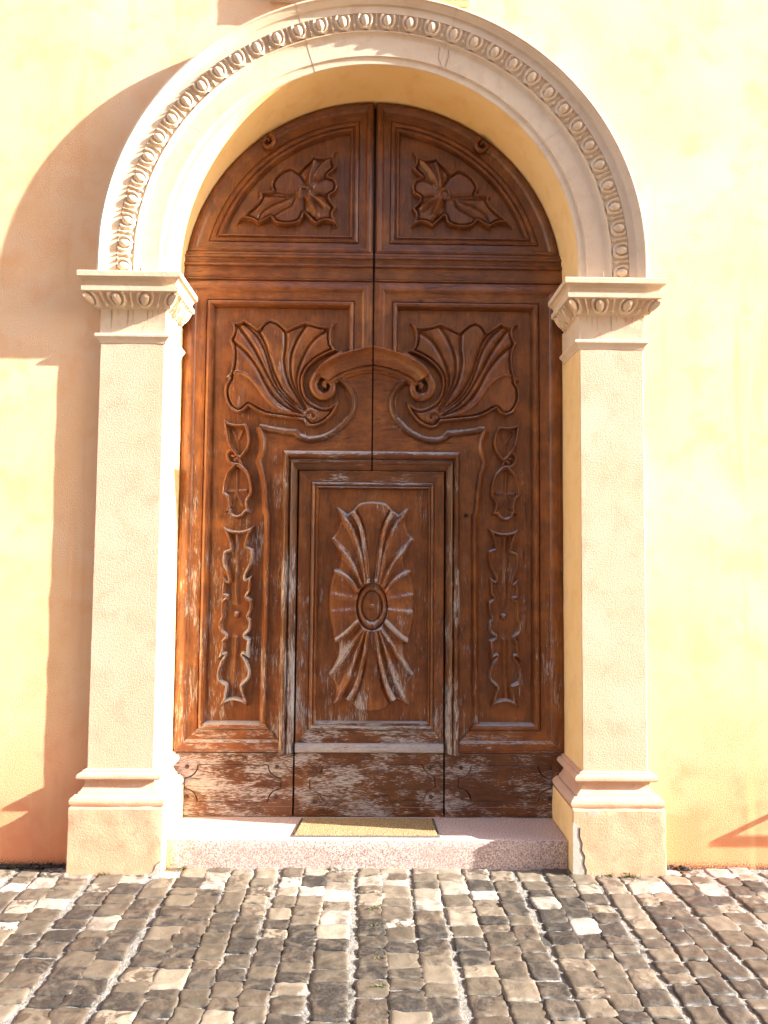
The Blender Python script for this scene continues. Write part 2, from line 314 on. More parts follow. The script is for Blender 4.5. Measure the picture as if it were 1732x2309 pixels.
TR={'shell':{'o':[[(-0.875,3.045),(-0.829,3.034),(-0.796,3.037),(-0.768,3.054)],[(-0.768,3.054),(-0.729,3.03),(-0.684,2.999)],[(-0.684,2.999),(-0.658,3.034),(-0.621,3.054),(-0.583,3.049),(-0.554,3.033),(-0.513,2.997)],[(-0.513,2.997),(-0.458,3.022),(-0.402,3.047)],[(-0.402,3.047),(-0.354,3.031),(-0.301,3.019),(-0.258,3.022),(-0.217,3.047)],[(-0.217,3.047),(-0.244,2.996),(-0.248,2.938),(-0.238,2.899),(-0.211,2.866)],[(-0.211,2.866),(-0.261,2.846),(-0.332,2.806),(-0.388,2.748),(-0.41,2.685),(-0.4,2.613),(-0.366,2.561),(-0.309,2.528),(-0.262,2.528),(-0.224,2.553),(-0.203,2.575)],[(-0.203,2.575),(-0.205,2.534),(-0.233,2.481),(-0.279,2.433),(-0.34,2.406),(-0.383,2.412),(-0.407,2.441)],[(-0.407,2.441),(-0.468,2.449),(-0.539,2.456),(-0.62,2.467),(-0.677,2.49),(-0.734,2.523)],[(-0.734,2.523),(-0.762,2.494),(-0.799,2.484),(-0.842,2.507),(-0.871,2.555),(-0.882,2.612),(-0.873,2.66),(-0.855,2.691)],[(-0.855,2.691),(-0.881,2.698)],[(-0.881,2.698),(-0.851,2.72)],[(-0.851,2.72),(-0.84,2.775),(-0.837,2.833),(-0.845,2.886),(-0.862,2.922)],[(-0.862,2.922),(-0.842,2.963),(-0.841,3.007),(-0.875,3.045)]],'r':[('r',[(-0.837,2.723),(-0.795,2.728),(-0.737,2.705),(-0.68,2.648),(-0.636,2.586),(-0.588,2.534),(-0.516,2.497),(-0.412,2.472)]),('g',[(-0.855,2.92),(-0.793,2.882),(-0.735,2.825),(-0.681,2.749),(-0.637,2.663),(-0.584,2.582),(-0.517,2.525),(-0.412,2.479)]),('g',[(-0.805,3.008),(-0.747,2.931),(-0.703,2.864),(-0.663,2.787),(-0.624,2.711),(-0.57,2.62),(-0.498,2.54),(-0.412,2.484)]),('g',[(-0.767,3.027),(-0.714,2.975),(-0.67,2.913),(-0.636,2.836),(-0.61,2.75),(-0.571,2.654),(-0.518,2.583),(-0.446,2.526),(-0.398,2.498)]),('g',[(-0.683,2.975),(-0.647,2.913),(-0.616,2.817),(-0.581,2.716),(-0.528,2.621),(-0.46,2.55),(-0.398,2.503)]),('g',[(-0.524,2.977),(-0.521,2.895),(-0.529,2.818),(-0.52,2.741),(-0.495,2.665),(-0.452,2.593),(-0.398,2.508)]),('g',[(-0.401,3.023),(-0.448,2.945),(-0.484,2.857),(-0.492,2.77),(-0.482,2.694),(-0.452,2.617),(-0.398,2.517)]),('g',[(-0.277,2.99),(-0.352,2.936),(-0.404,2.858),(-0.436,2.781),(-0.453,2.694),(-0.438,2.608),(-0.399,2.527)]),('r',[(-0.407,2.445),(-0.407,2.479),(-0.379,2.503),(-0.346,2.499),(-0.329,2.47),(-0.346,2.449),(-0.365,2.455),(-0.362,2.47)]),('r',[(-0.412,2.484),(-0.446,2.526),(-0.439,2.524),(-0.398,2.498)])]},'flower':{'o':[[(-0.225,4.109),(-0.28,4.058),(-0.339,4.053),(-0.376,4.068)],[(-0.376,4.068),(-0.398,4.033),(-0.442,3.994),(-0.46,3.971)],[(-0.46,3.971),(-0.501,3.993),(-0.56,3.977),(-0.611,3.93),(-0.632,3.877),(-0.62,3.843)],[(-0.62,3.843),(-0.668,3.838),(-0.705,3.83)],[(-0.705,3.83),(-0.693,3.8),(-0.725,3.754),(-0.776,3.707),(-0.84,3.631)],[(-0.84,3.631),(-0.797,3.662),(-0.745,3.659),(-0.697,3.633)],[(-0.697,3.633),(-0.664,3.649),(-0.624,3.672)],[(-0.624,3.672),(-0.598,3.642),(-0.539,3.628),(-0.473,3.637),(-0.437,3.66),(-0.423,3.698)],[(-0.423,3.698),(-0.385,3.661),(-0.352,3.631)],[(-0.352,3.631),(-0.311,3.654),(-0.267,3.655),(-0.223,3.629)],[(-0.223,3.629),(-0.242,3.678),(-0.246,3.708),(-0.224,3.747)],[(-0.224,3.747),(-0.262,3.784),(-0.269,3.814)],[(-0.269,3.814),(-0.233,3.838),(-0.222,3.883),(-0.241,3.925),(-0.278,3.94)],[(-0.278,3.94),(-0.249,3.967),(-0.224,3.998)],[(-0.224,3.998),(-0.242,4.02),(-0.247,4.058),(-0.225,4.109)]],'r':[('g',[(-0.411,3.88),(-0.433,3.918),(-0.46,3.963)]),('g',[(-0.388,3.865),(-0.352,3.904),(-0.286,3.932)]),('g',[(-0.487,3.818),(-0.549,3.787),(-0.622,3.755),(-0.68,3.709),(-0.698,3.663)]),('g',[(-0.483,3.803),(-0.504,3.757),(-0.57,3.718),(-0.614,3.687)]),('g',[(-0.476,3.822),(-0.535,3.825),(-0.594,3.835),(-0.624,3.846)]),('g',[(-0.476,3.818),(-0.55,3.81),(-0.623,3.816),(-0.682,3.815)]),('e',[(-0.402,3.804),(-0.387,3.767),(-0.356,3.699)]),('e',[(-0.395,3.812),(-0.343,3.79),(-0.291,3.746)]),('g',[(-0.387,3.812),(-0.336,3.821),(-0.269,3.807)]),('g',[(-0.42,3.797),(-0.42,3.743),(-0.423,3.698)]),('e',[(-0.385,3.873),(-0.352,3.95),(-0.302,4.012),(-0.258,4.051)]),('e',[(-0.399,3.88),(-0.389,3.942),(-0.368,4.018)]),('r',[(-0.458,3.819),(-0.447,3.857),(-0.418,3.865),(-0.395,3.843),(-0.402,3.812),(-0.439,3.804),(-0.458,3.819)])]},'dropA':{'o':[[(-0.881,2.456),(-0.857,2.434),(-0.828,2.424),(-0.79,2.42),(-0.748,2.424)],[(-0.748,2.424),(-0.728,2.384),(-0.718,2.332),(-0.726,2.281),(-0.745,2.246),(-0.773,2.21)],[(-0.773,2.21),(-0.801,2.223),(-0.821,2.248),(-0.841,2.273)],[(-0.841,2.273),(-0.86,2.318),(-0.873,2.382),(-0.881,2.456)]],'r':[('s',[(-0.827,2.382),(-0.8,2.331),(-0.793,2.293),(-0.792,2.235)]),('s',[(-0.767,2.383),(-0.788,2.332)])]},'dropB':{'o':[[(-0.826,2.171),(-0.857,2.133),(-0.874,2.078),(-0.882,2.005)],[(-0.882,2.005),(-0.856,1.983),(-0.846,1.942),(-0.852,1.916),(-0.87,1.894)],[(-0.87,1.894),(-0.842,1.904)],[(-0.842,1.904),(-0.829,1.875),(-0.794,1.86),(-0.759,1.87),(-0.738,1.895)],[(-0.738,1.895),(-0.706,1.897)],[(-0.706,1.897),(-0.723,1.927),(-0.727,1.962),(-0.702,2.004)],[(-0.702,2.004),(-0.703,2.064),(-0.723,2.128),(-0.762,2.175),(-0.785,2.191)],[(-0.785,2.191),(-0.807,2.187),(-0.826,2.171)]],'r':[('s',[(-0.797,2.152),(-0.796,2.095),(-0.794,2.025)]),('s',[(-0.845,2.018),(-0.794,2.022),(-0.74,2.025)]),('s',[(-0.794,2.018),(-0.803,1.983),(-0.821,1.936)]),('s',[(-0.794,2.018),(-0.781,1.984),(-0.758,1.943)])]},'curl':[(-0.767,2.161),(-0.792,2.177),(-0.827,2.183),(-0.85,2.208),(-0.855,2.24),(-0.838,2.262),(-0.813,2.263),(-0.803,2.24),(-0.816,2.227),(-0.827,2.237)],'curl2':[(-0.754,2.152),(-0.774,2.186),(-0.784,2.212),(-0.806,2.212),(-0.806,2.202)],'long':{'o':[[(-0.871,1.812),(-0.827,1.794),(-0.779,1.789),(-0.736,1.797),(-0.688,1.819)],[(-0.688,1.819),(-0.714,1.76),(-0.726,1.698)],[(-0.726,1.698),(-0.691,1.679),(-0.685,1.637),(-0.7,1.583),(-0.725,1.534),(-0.728,1.51)],[(-0.728,1.51),(-0.696,1.529)],[(-0.696,1.529),(-0.698,1.476),(-0.699,1.433)],[(-0.699,1.433),(-0.718,1.406)],[(-0.718,1.406),(-0.69,1.38),(-0.689,1.332),(-0.705,1.289)],[(-0.705,1.289),(-0.691,1.258),(-0.698,1.21),(-0.726,1.178)],[(-0.726,1.178),(-0.694,1.162)],[(-0.694,1.162),(-0.701,1.109),(-0.7,1.048)],[(-0.7,1.048),(-0.735,1.067)],[(-0.735,1.067),(-0.71,1.03),(-0.691,0.977),(-0.698,0.93),(-0.737,0.887)],[(-0.737,0.887),(-0.722,0.84),(-0.702,0.772)],[(-0.702,0.772),(-0.753,0.798),(-0.806,0.803),(-0.872,0.771)],[(-0.872,0.771),(-0.849,0.819),(-0.84,0.887)],[(-0.84,0.887),(-0.878,0.913),(-0.889,0.965),(-0.875,1.018),(-0.849,1.066)],[(-0.849,1.066),(-0.886,1.037)],[(-0.886,1.037),(-0.866,1.108),(-0.867,1.15)],[(-0.867,1.15),(-0.846,1.172)],[(-0.846,1.172),(-0.879,1.208),(-0.885,1.251),(-0.87,1.288)],[(-0.87,1.288),(-0.874,1.346),(-0.867,1.384),(-0.846,1.4)],[(-0.846,1.4),(-0.87,1.41)],[(-0.87,1.41),(-0.868,1.469),(-0.861,1.496)],[(-0.861,1.496),(-0.87,1.525)],[(-0.87,1.525),(-0.834,1.496)],[(-0.834,1.496),(-0.849,1.549),(-0.868,1.592),(-0.87,1.646),(-0.857,1.673),(-0.825,1.684)],[(-0.825,1.684),(-0.842,1.743),(-0.871,1.812)]],'r':[('w',[(-0.789,1.775),(-0.786,1.614),(-0.788,1.454),(-0.781,1.374)]),('w',[(-0.782,1.161),(-0.785,1.029),(-0.796,0.819)])]},'rosette':{'o':[[(-0.006,1.971),(0.044,1.966),(0.081,1.956),(0.118,1.915)],[(0.118,1.915),(0.151,1.894)],[(0.151,1.894),(0.184,1.92),(0.217,1.936)],[(0.217,1.936),(0.197,1.87),(0.21,1.796),(0.247,1.743)],[(0.247,1.743),(0.21,1.698),(0.19,1.632),(0.195,1.571)],[(0.195,1.571),(0.224,1.567),(0.228,1.542)],[(0.228,1.542),(0.249,1.469),(0.253,1.371),(0.246,1.274),(0.224,1.169)],[(0.224,1.169),(0.214,1.144),(0.19,1.136)],[(0.19,1.136),(0.198,1.063),(0.223,0.999),(0.248,0.963)],[(0.248,0.963),(0.212,0.903),(0.208,0.839),(0.225,0.783)],[(0.225,0.783),(0.184,0.798),(0.143,0.814)],[(0.143,0.814),(0.111,0.79)],[(0.111,0.79),(0.071,0.754),(0.006,0.745)],[(-0.006,0.745),(-0.071,0.754),(-0.111,0.79)],[(-0.111,0.79),(-0.143,0.814)],[(-0.143,0.814),(-0.184,0.798),(-0.225,0.783)],[(-0.225,0.783),(-0.208,0.839),(-0.212,0.903),(-0.248,0.963)],[(-0.248,0.963),(-0.223,0.999),(-0.198,1.063),(-0.19,1.136)],[(-0.19,1.136),(-0.214,1.144),(-0.224,1.169)],[(-0.224,1.169),(-0.246,1.274),(-0.253,1.371),(-0.249,1.469),(-0.228,1.542)],[(-0.228,1.542),(-0.224,1.567),(-0.195,1.571)],[(-0.195,1.571),(-0.19,1.632),(-0.21,1.698),(-0.247,1.743)],[(-0.247,1.743),(-0.21,1.796),(-0.197,1.87),(-0.217,1.936)],[(-0.217,1.936),(-0.184,1.92),(-0.151,1.894)],[(-0.151,1.894),(-0.118,1.915)],[(-0.118,1.915),(-0.081,1.956),(-0.044,1.966),(0.006,1.971)]],'r':[('R',[(0.122,1.907),(0.07,1.811),(0.046,1.68),(0.023,1.492)]),('R',[(-0.122,1.907),(-0.07,1.811),(-0.046,1.68),(-0.023,1.492)]),('e',[(0.213,1.928),(0.119,1.795),(0.071,1.664),(0.04,1.492)]),('e',[(-0.213,1.928),(-0.119,1.795),(-0.071,1.664),(-0.04,1.492)]),('e',[(0.243,1.739),(0.153,1.648),(0.097,1.558),(0.064,1.48)]),('e',[(-0.243,1.739),(-0.153,1.648),(-0.097,1.558),(-0.064,1.48)]),('R',[(0.215,1.559),(0.154,1.525),(0.114,1.484),(0.085,1.443)]),('R',[(-0.215,1.559),(-0.154,1.525),(-0.114,1.484),(-0.085,1.443)]),('R',[(0.218,1.152),(0.157,1.192),(0.083,1.265)]),('R',[(-0.218,1.152),(-0.157,1.192),(-0.083,1.265)]),('e',[(0.246,0.967),(0.174,1.047),(0.116,1.135),(0.05,1.224)]),('e',[(-0.246,0.967),(-0.174,1.047),(-0.116,1.135),(-0.05,1.224)]),('e',[(0.22,0.787),(0.151,0.902),(0.092,1.071),(0.042,1.216)]),('e',[(-0.22,0.787),(-0.151,0.902),(-0.092,1.071),(-0.042,1.216)]),('R',[(0.135,0.814),(0.086,0.91),(0.044,1.07),(0.022,1.216)]),('R',[(-0.135,0.814),(-0.086,0.91),(-0.044,1.07),(-0.022,1.216)]),('w',[(0.098,1.395),(0.245,1.42)]),('w',[(-0.098,1.395),(-0.245,1.42)]),('w',[(0.098,1.33),(0.246,1.315)]),('w',[(-0.098,1.33),(-0.246,1.315)]),('g',[(0.094,1.91),(0.054,1.795),(0.023,1.516)]),('g',[(-0.094,1.91),(-0.054,1.795),(-0.023,1.516)]),('g',[(0.111,0.79),(0.061,0.918),(0.014,1.199)]),('g',[(-0.111,0.79),(-0.061,0.918),(-0.014,1.199)])],'c':(0.0,1.353)},'volute':[(-0.174,2.841),(-0.262,2.786),(-0.324,2.721),(-0.351,2.663),(-0.335,2.613),(-0.29,2.589),(-0.247,2.611),(-0.238,2.658),(-0.266,2.679),(-0.288,2.664),(-0.282,2.645)],'plateC':[(-0.261,0.444),(-0.097,0.444),(-0.066,0.41),(0.125,0.414),(0.134,0.444),(0.307,0.448),(0.323,0.409),(0.379,0.376),(0.382,0.315),(0.336,0.297),(0.312,0.242),(0.133,0.242),(0.117,0.272),(-0.068,0.268),(-0.089,0.236),(-0.261,0.237),(-0.286,0.282),(-0.339,0.306),(-0.34,0.36),(-0.279,0.391)],'boltsC':[(-0.313,0.424),(0.351,0.433),(-0.31,0.237),(0.358,0.265)],'shadowrail':[[(1.906,0.146)]],'mat':None}

# ------------------------------------------------------------ ground
CZ = 3.27                      # springing centre of all arches
W0 = .04                       # face of the street wall; y = 0 is the face of the pilasters
D0 = .410                      # panel plane of the door
def ground():
    mb = MB(); mb.add([(-60, -60, -.05), (60, -60, -.05), (60, 2, -.05), (-60, 2, -.05)], [(0, 1, 2, 3)])
    o = link('ground', mb.mesh('ground'), M_FAR); o['kind'] = 'structure'
    # mortar bed: fine uneven sheet between the stones
    n = 3; xs = np.arange(-6.2, 6.2, .05); ys = np.arange(-6.5, .3, .05); X, Y = np.meshgrid(xs, ys)
    from mathutils import noise as mn
    Zv = np.array([[-.0062+.0018*mn.noise(Vector((x*4, y*4, 0)))+.0018*mn.noise(Vector((x*17, y*17, 3))) for x in xs] for y in ys])
    ny, nx = X.shape; vs = np.stack([X.ravel(), Y.ravel(), Zv.ravel()], 1)
    q = [(j*nx+i, j*nx+i+1, (j+1)*nx+i+1, (j+1)*nx+i) for j in range(ny-1) for i in range(nx-1)]
    me = bpy.data.meshes.new('bed'); me.from_pydata(vs.tolist(), [], q); o2 = link('joint_sand', me, M_GROUT, None, True); o2['kind'] = 'structure'
    # stones: columns that run towards the wall
    V = []; F = []; T = []; x = -6.0; rnd = random.Random(5)
    while x < 6.0:
        wc = rnd.uniform(.112, .158); y = .1-rnd.uniform(0, .1); ph = rnd.uniform(0, 6)
        while y > -6.3:
            lc = rnd.choice([rnd.uniform(.065, .095), rnd.uniform(.09, .13), rnd.uniform(.11, .15)])
            near = abs(x) < 2.9 and y > -2.2; k = 13 if near else 5
            cx = x+wc/2+.016*math.sin(y*1.7+ph)+rnd.uniform(-.004, .004); cy = y-lc/2; g = rnd.uniform(.0005, .002) if rnd.random() < .85 else rnd.uniform(.003, .007)
            a = wc/2-g; b = lc/2-rnd.uniform(.001, .003); rot = rnd.gauss(0, .035); c, s_ = math.cos(rot), math.sin(rot)
            z0 = rnd.gauss(.003, .0016); tx, ty = rnd.gauss(0, .016), rnd.gauss(0, .016); pw = rnd.uniform(9, 22); sd = rnd.uniform(0, 99); sk = rnd.gauss(0, .06)
            r = rnd.random(); wall_glow = min(1, max(0, (cy+.75)/.65))  # bounced light near the wall painted in as paler stone tones
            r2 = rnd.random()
            if wall_glow*.9 > r2: tone = rnd.uniform(.60, .95)
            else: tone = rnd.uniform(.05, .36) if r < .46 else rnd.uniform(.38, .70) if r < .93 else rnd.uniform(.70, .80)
            vein = rnd.choice([0, 0, .5, 1]) if tone < .35 or tone > .8 else rnd.choice([0, .5, 1, 1]); hue = rnd.uniform(-1, 1); base = len(V)
            for j in range(k):
                for i in range(k):
                    u = -1+2*i/(k-1); v = -1+2*j/(k-1); u2 = math.sin(u*PI/2); v2 = math.sin(v*PI/2)
                    # square to rounded-square
                    rr = max(abs(u2), abs(v2)); l = (abs(u2)**pw+abs(v2)**pw)**(1/pw) if rr > 0 else 1; f_ = rr/l if l > 0 else 1
                    px = u2*f_*a; py = v2*f_*b; wob = .006*rr*mn.noise(Vector((u2*1.6+sd, v2*1.6, sd))) 
                    px *= 1+wob/a*1.2; py *= 1+wob/b*1.2; px += sk*py
                    e = 1-rr**5; h = z0+px*tx+py*ty-.009*(rr**34)-.0018*rr**5
                    if near: h += .0050*mn.noise(Vector((px*24+sd, py*24, sd)))+.0022*mn.noise(Vector((px*70+sd, py*70, sd)))
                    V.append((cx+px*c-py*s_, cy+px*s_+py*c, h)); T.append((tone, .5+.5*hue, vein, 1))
            F += [(base+j*k+i, base+j*k+i+1, base+(j+1)*k+i+1, base+(j+1)*k+i) for j in range(k-1) for i in range(k-1)]
            y -= lc
        x += wc
    me = bpy.data.meshes.new('cobbles'); me.from_pydata(V, [], F); me.update()
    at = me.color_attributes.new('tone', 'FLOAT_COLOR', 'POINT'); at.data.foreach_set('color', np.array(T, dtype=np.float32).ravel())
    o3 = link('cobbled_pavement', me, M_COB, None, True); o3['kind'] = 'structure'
ground()

from mathutils import noise as _mn
mnoise = _mn.noise
# ------------------------------------------------------------ street wall
def arc(r, a0, a1, n, cz=CZ): return [(r*math.cos(a0+(a1-a0)*i/n), cz+r*math.sin(a0+(a1-a0)*i/n)) for i in range(n+1)]
bw = thing('building_wall', 'sunlit ochre stucco house wall around and above the arched stone doorway', 'wall')
mb = MB()
wl = [(-9, -.1), (-1.3, -.1), (-1.3, 3.1)]+arc(1.3, PI, 0, 40)+[(1.3, 3.1), (1.3, -.1), (9, -.1), (9, 8.5), (-9, 8.5)]
plate(mb, [wl], -.5, 0, W0); link('plaster_wall', mb.mesh('plaster_wall'), M_WALL, bw)
link('eaves', MB().box(-9.1, 9.1, -.35, .6, 8.5, 8.7).mesh('eaves'), M_LEAD, bw)

# stone plaque over the arch, only its foot reaches into the picture
pl = thing('stone_plaque', 'pale stone plaque whose lower edge shows just above the crown of the arch', 'plaque', None, (0, W0, 4.77))
def rel(me, loc):
    me.transform(Matrix.Translation(-Vector(loc))); return me
pm = rough_box('plaque_slab', -.60, .53, -.01, W0, 4.765, 5.6, .006, 1, 3)
link('slab', rel(pm, (0, W0, 4.77)), M_STONE, pl)
pm = rough_box('plaque_frame', -.54, .47, -.02, -.0095, 4.83, 5.54, .004, 1, 5)
link('raised_field', rel(pm, (0, W0, 4.77)), M_SHAFT, pl)

# ------------------------------------------------------------ carved stone surround
sur = thing('stone_door_surround', 'cream stone arched surround with egg moulding on two pilasters framing the brown door', 'door surround')
A_, B_ = 1.484, 1.132
def prof_h(s, t, L):
    """egg and tongue relief; s in unit lengths (egg at whole numbers), t 0..1 from the foot to the top of the band, L unit length"""
    f = s-round(s); x = f*L; z = t*.08
    e = math.hypot(x/.023, (z-.043)/.032); h = -.003
    if e < 1: h = max(h, .027*math.sqrt(1-e*e))
    e2 = math.hypot(x/.043, (z-.050)/.050); rg = abs(e2-.88)
    if rg < .17 and e >= .98: h = max(h, .015*math.sqrt(1-(rg/.17)**2)*(1 if z < .078 else .6)+0)
    dx = abs(abs(x)-L/2); wd = .0045+(.007 if .012 < z < .03 else 0)*(1-abs(z-.021)/.009 if abs(z-.021) < .009 else 0)
    if dx < wd and z > .004: h = max(h, .013*math.sqrt(1-(dx/wd)**2))
    if t > .955: h = max(h, .004)
    return h
def pt(r, s, v):                 # s = arc position measured at r=1.36 from the crown, negative to the left
    q = PI/2*1.36
    if abs(s) <= q: a = PI/2-s/1.36; return (r*math.cos(a), -v, CZ+r*math.sin(a))
    return (math.copysign(r, s), -v, CZ-(abs(s)-q))
AP = [(1.497, -.045), (1.497, .052), (1.494, .058), (1.484, .060), (1.481, .056), (1.479, .050), (1.470, .047), (1.460, .038), (1.450, .034), (1.447, .030), (1.445, .024), (1.438, .022), (1.404, .022), (1.401, .016), (1.399, .008),
      (1.321, -.002), (1.314, .006), (1.309, .006), (1.306, -.001), (1.298, -.007), (1.286, -.011), (1.278, -.012), (1.180, -.012), (1.177, -.019), (1.173, -.021), (1.139, -.021), (1.135, -.025), (1.146, -.029)]
q = PI/2*1.36; END = q+.115
joints = [-END, -R(53.5)*1.36, -R(17.5)*1.36, R(17.5)*1.36, R(53.5)*1.36, END]
mb = MB()
for b_ in range(5):
    s0, s1 = joints[b_]+(.0012 if b_ else 0), joints[b_+1]-(.0012 if b_ < 4 else 0); n = max(8, int((s1-s0)/.035)); off = random.uniform(-.0012, .0012)
    vs = [pt(r, s0+(s1-s0)*i/n, v+off*(1 if 0 < j < 26 else 0)) for i in range(n+1) for j, (r, v) in enumerate(AP)]; k = len(AP)
    mb.add(vs, [(i*k+j, (i+1)*k+j, (i+1)*k+j+1, i*k+j+1) for i in range(n) for j in range(k-1)])
    for i in (0, n): mb.add([vs[i*k+j] for j in range(k)], [tuple(range(k))])
archi = link('archivolt', mb.mesh('archivolt'), M_STONE, sur, 28)
for s_ in joints[1:-1]:
    mb = MB()
    vs = [pt(r, s_+d, v-.0022) for d in (-.0016, .0016) for r, v in AP[1:-1]]; k = len(AP)-2
    mb.add(vs, [(j, k+j, k+j+1, j+1) for j in range(k-1)])
    link('mortar_joint', mb.mesh('mortar_joint'), M_CEM, archi)
# egg band along the arch
L_ = .1253; nu = 36; per = 26; nt_ = 16; mb = MB(); vs = []
ns = int((2*END/L_)*per)
for i in range(ns+1):
    s_ = -END+2*END*i/ns
    for j in range(nt_+1):
        t = j/nt_; ef = s_/L_+.5; ek = round(ef); er = random.Random(ek*7+3); dv = er.uniform(-.03, .03); hs = er.uniform(.82, 1.08); vs.append(pt(1.3215+.078*t, s_, .018*t**.8+hs*prof_h(ef+dv*(1-abs(ef-ek)*2), t, L_)+.0016*mnoise(Vector((s_*55, t*5, 0)))))
k = nt_+1
mb.add(vs, [(i*k+j, i*k+j+1, (i+1)*k+j+1, (i+1)*k+j) for i in range(ns) for j in range(nt_)])
link('egg_and_tongue_moulding', mb.mesh('eggs'), M_STONE, archi, True)
# soffit
mb = MB(); n = 64; ys = [.0252, .12, .22, .32, .46]
ps = [(-1.135, 3.02)]+[(x, z) for x, z in arc(1.135, PI, 0, n)]+[(1.135, 3.02)]
vs = [(x, y, z) for x, z in ps for y in ys]; k = len(ys)
mb.add(vs, [(i*k+j, (i+1)*k+j, (i+1)*k+j+1, i*k+j+1) for i in range(len(ps)-1) for j in range(k-1)])
link('arch_soffit', mb.mesh('soffit'), M_REV, sur, 40)
for s in ([(.362, 4.64), (.352, 4.50), (.375, 4.44)], [(.40, 4.60), (.41, 4.52), (.39, 4.45)], [(.44, 4.62), (.447, 4.58), (.445, 4.55)]):
    mb = MB(); sweep2(mb, [(x, z-.06) for x, z in s], [(-.0022, 0), (0, .0002), (.0022, 0)], .0106)
    link('stain_streak', mb.mesh('stain'), M_DROP, archi)

def ring(mb, prof, sg, xo, xi, fs, yin, mi=0):
    """moulding wrapped round outer side, front and reveal of a pilaster; prof = (z, overhang)"""
    vs = []
    for z, p in prof: vs += [(sg*(xo+p), W0+.004, z), (sg*(xo+p), -p*fs, z), (sg*(xi-p), -p*fs, z), (sg*(xi-p), yin, z)]
    k = 4; fc = [(j*k+i, j*k+i+1, (j+1)*k+i+1, (j+1)*k+i) for j in range(len(prof)-1) for i in range(3)]
    if sg < 0: fc = fc
    mb.add(vs, fc, mi)
    mb.add([vs[j*k+3] for j in range(len(prof))]+[(sg*(xi+.05), yin, prof[-1][0]), (sg*(xi+.05), yin, prof[0][0])], [tuple(range(len(prof)+2))], mi)
    for e in (0, -1):
        z, p = prof[e]; mb.add([(sg*(xo+p), W0+.004, z), (sg*(xo+p), -p*fs, z), (sg*(xi-p), -p*fs, z), (sg*(xi-p), yin, z)], [(0, 1, 2, 3)], mi)
def subdiv_mesh(me, cuts, amp, seed):
    from mathutils import noise as mn
    b = bmesh.new(); b.from_mesh(me); bmesh.ops.remove_doubles(b, verts=b.verts, dist=1e-5); bmesh.ops.recalc_face_normals(b, faces=b.faces)
    le = [e for e in b.edges if e.calc_length() > .05]; bmesh.ops.subdivide_edges(b, edges=le, cuts=cuts, use_grid_fill=True); b.normal_update()
    for v in b.verts: v.co += v.normal*(mn.noise(v.co*14+Vector((seed, 0, 0)))*amp+mn.noise(v.co*45)*amp*.5)
    b.to_mesh(me); b.free(); return me
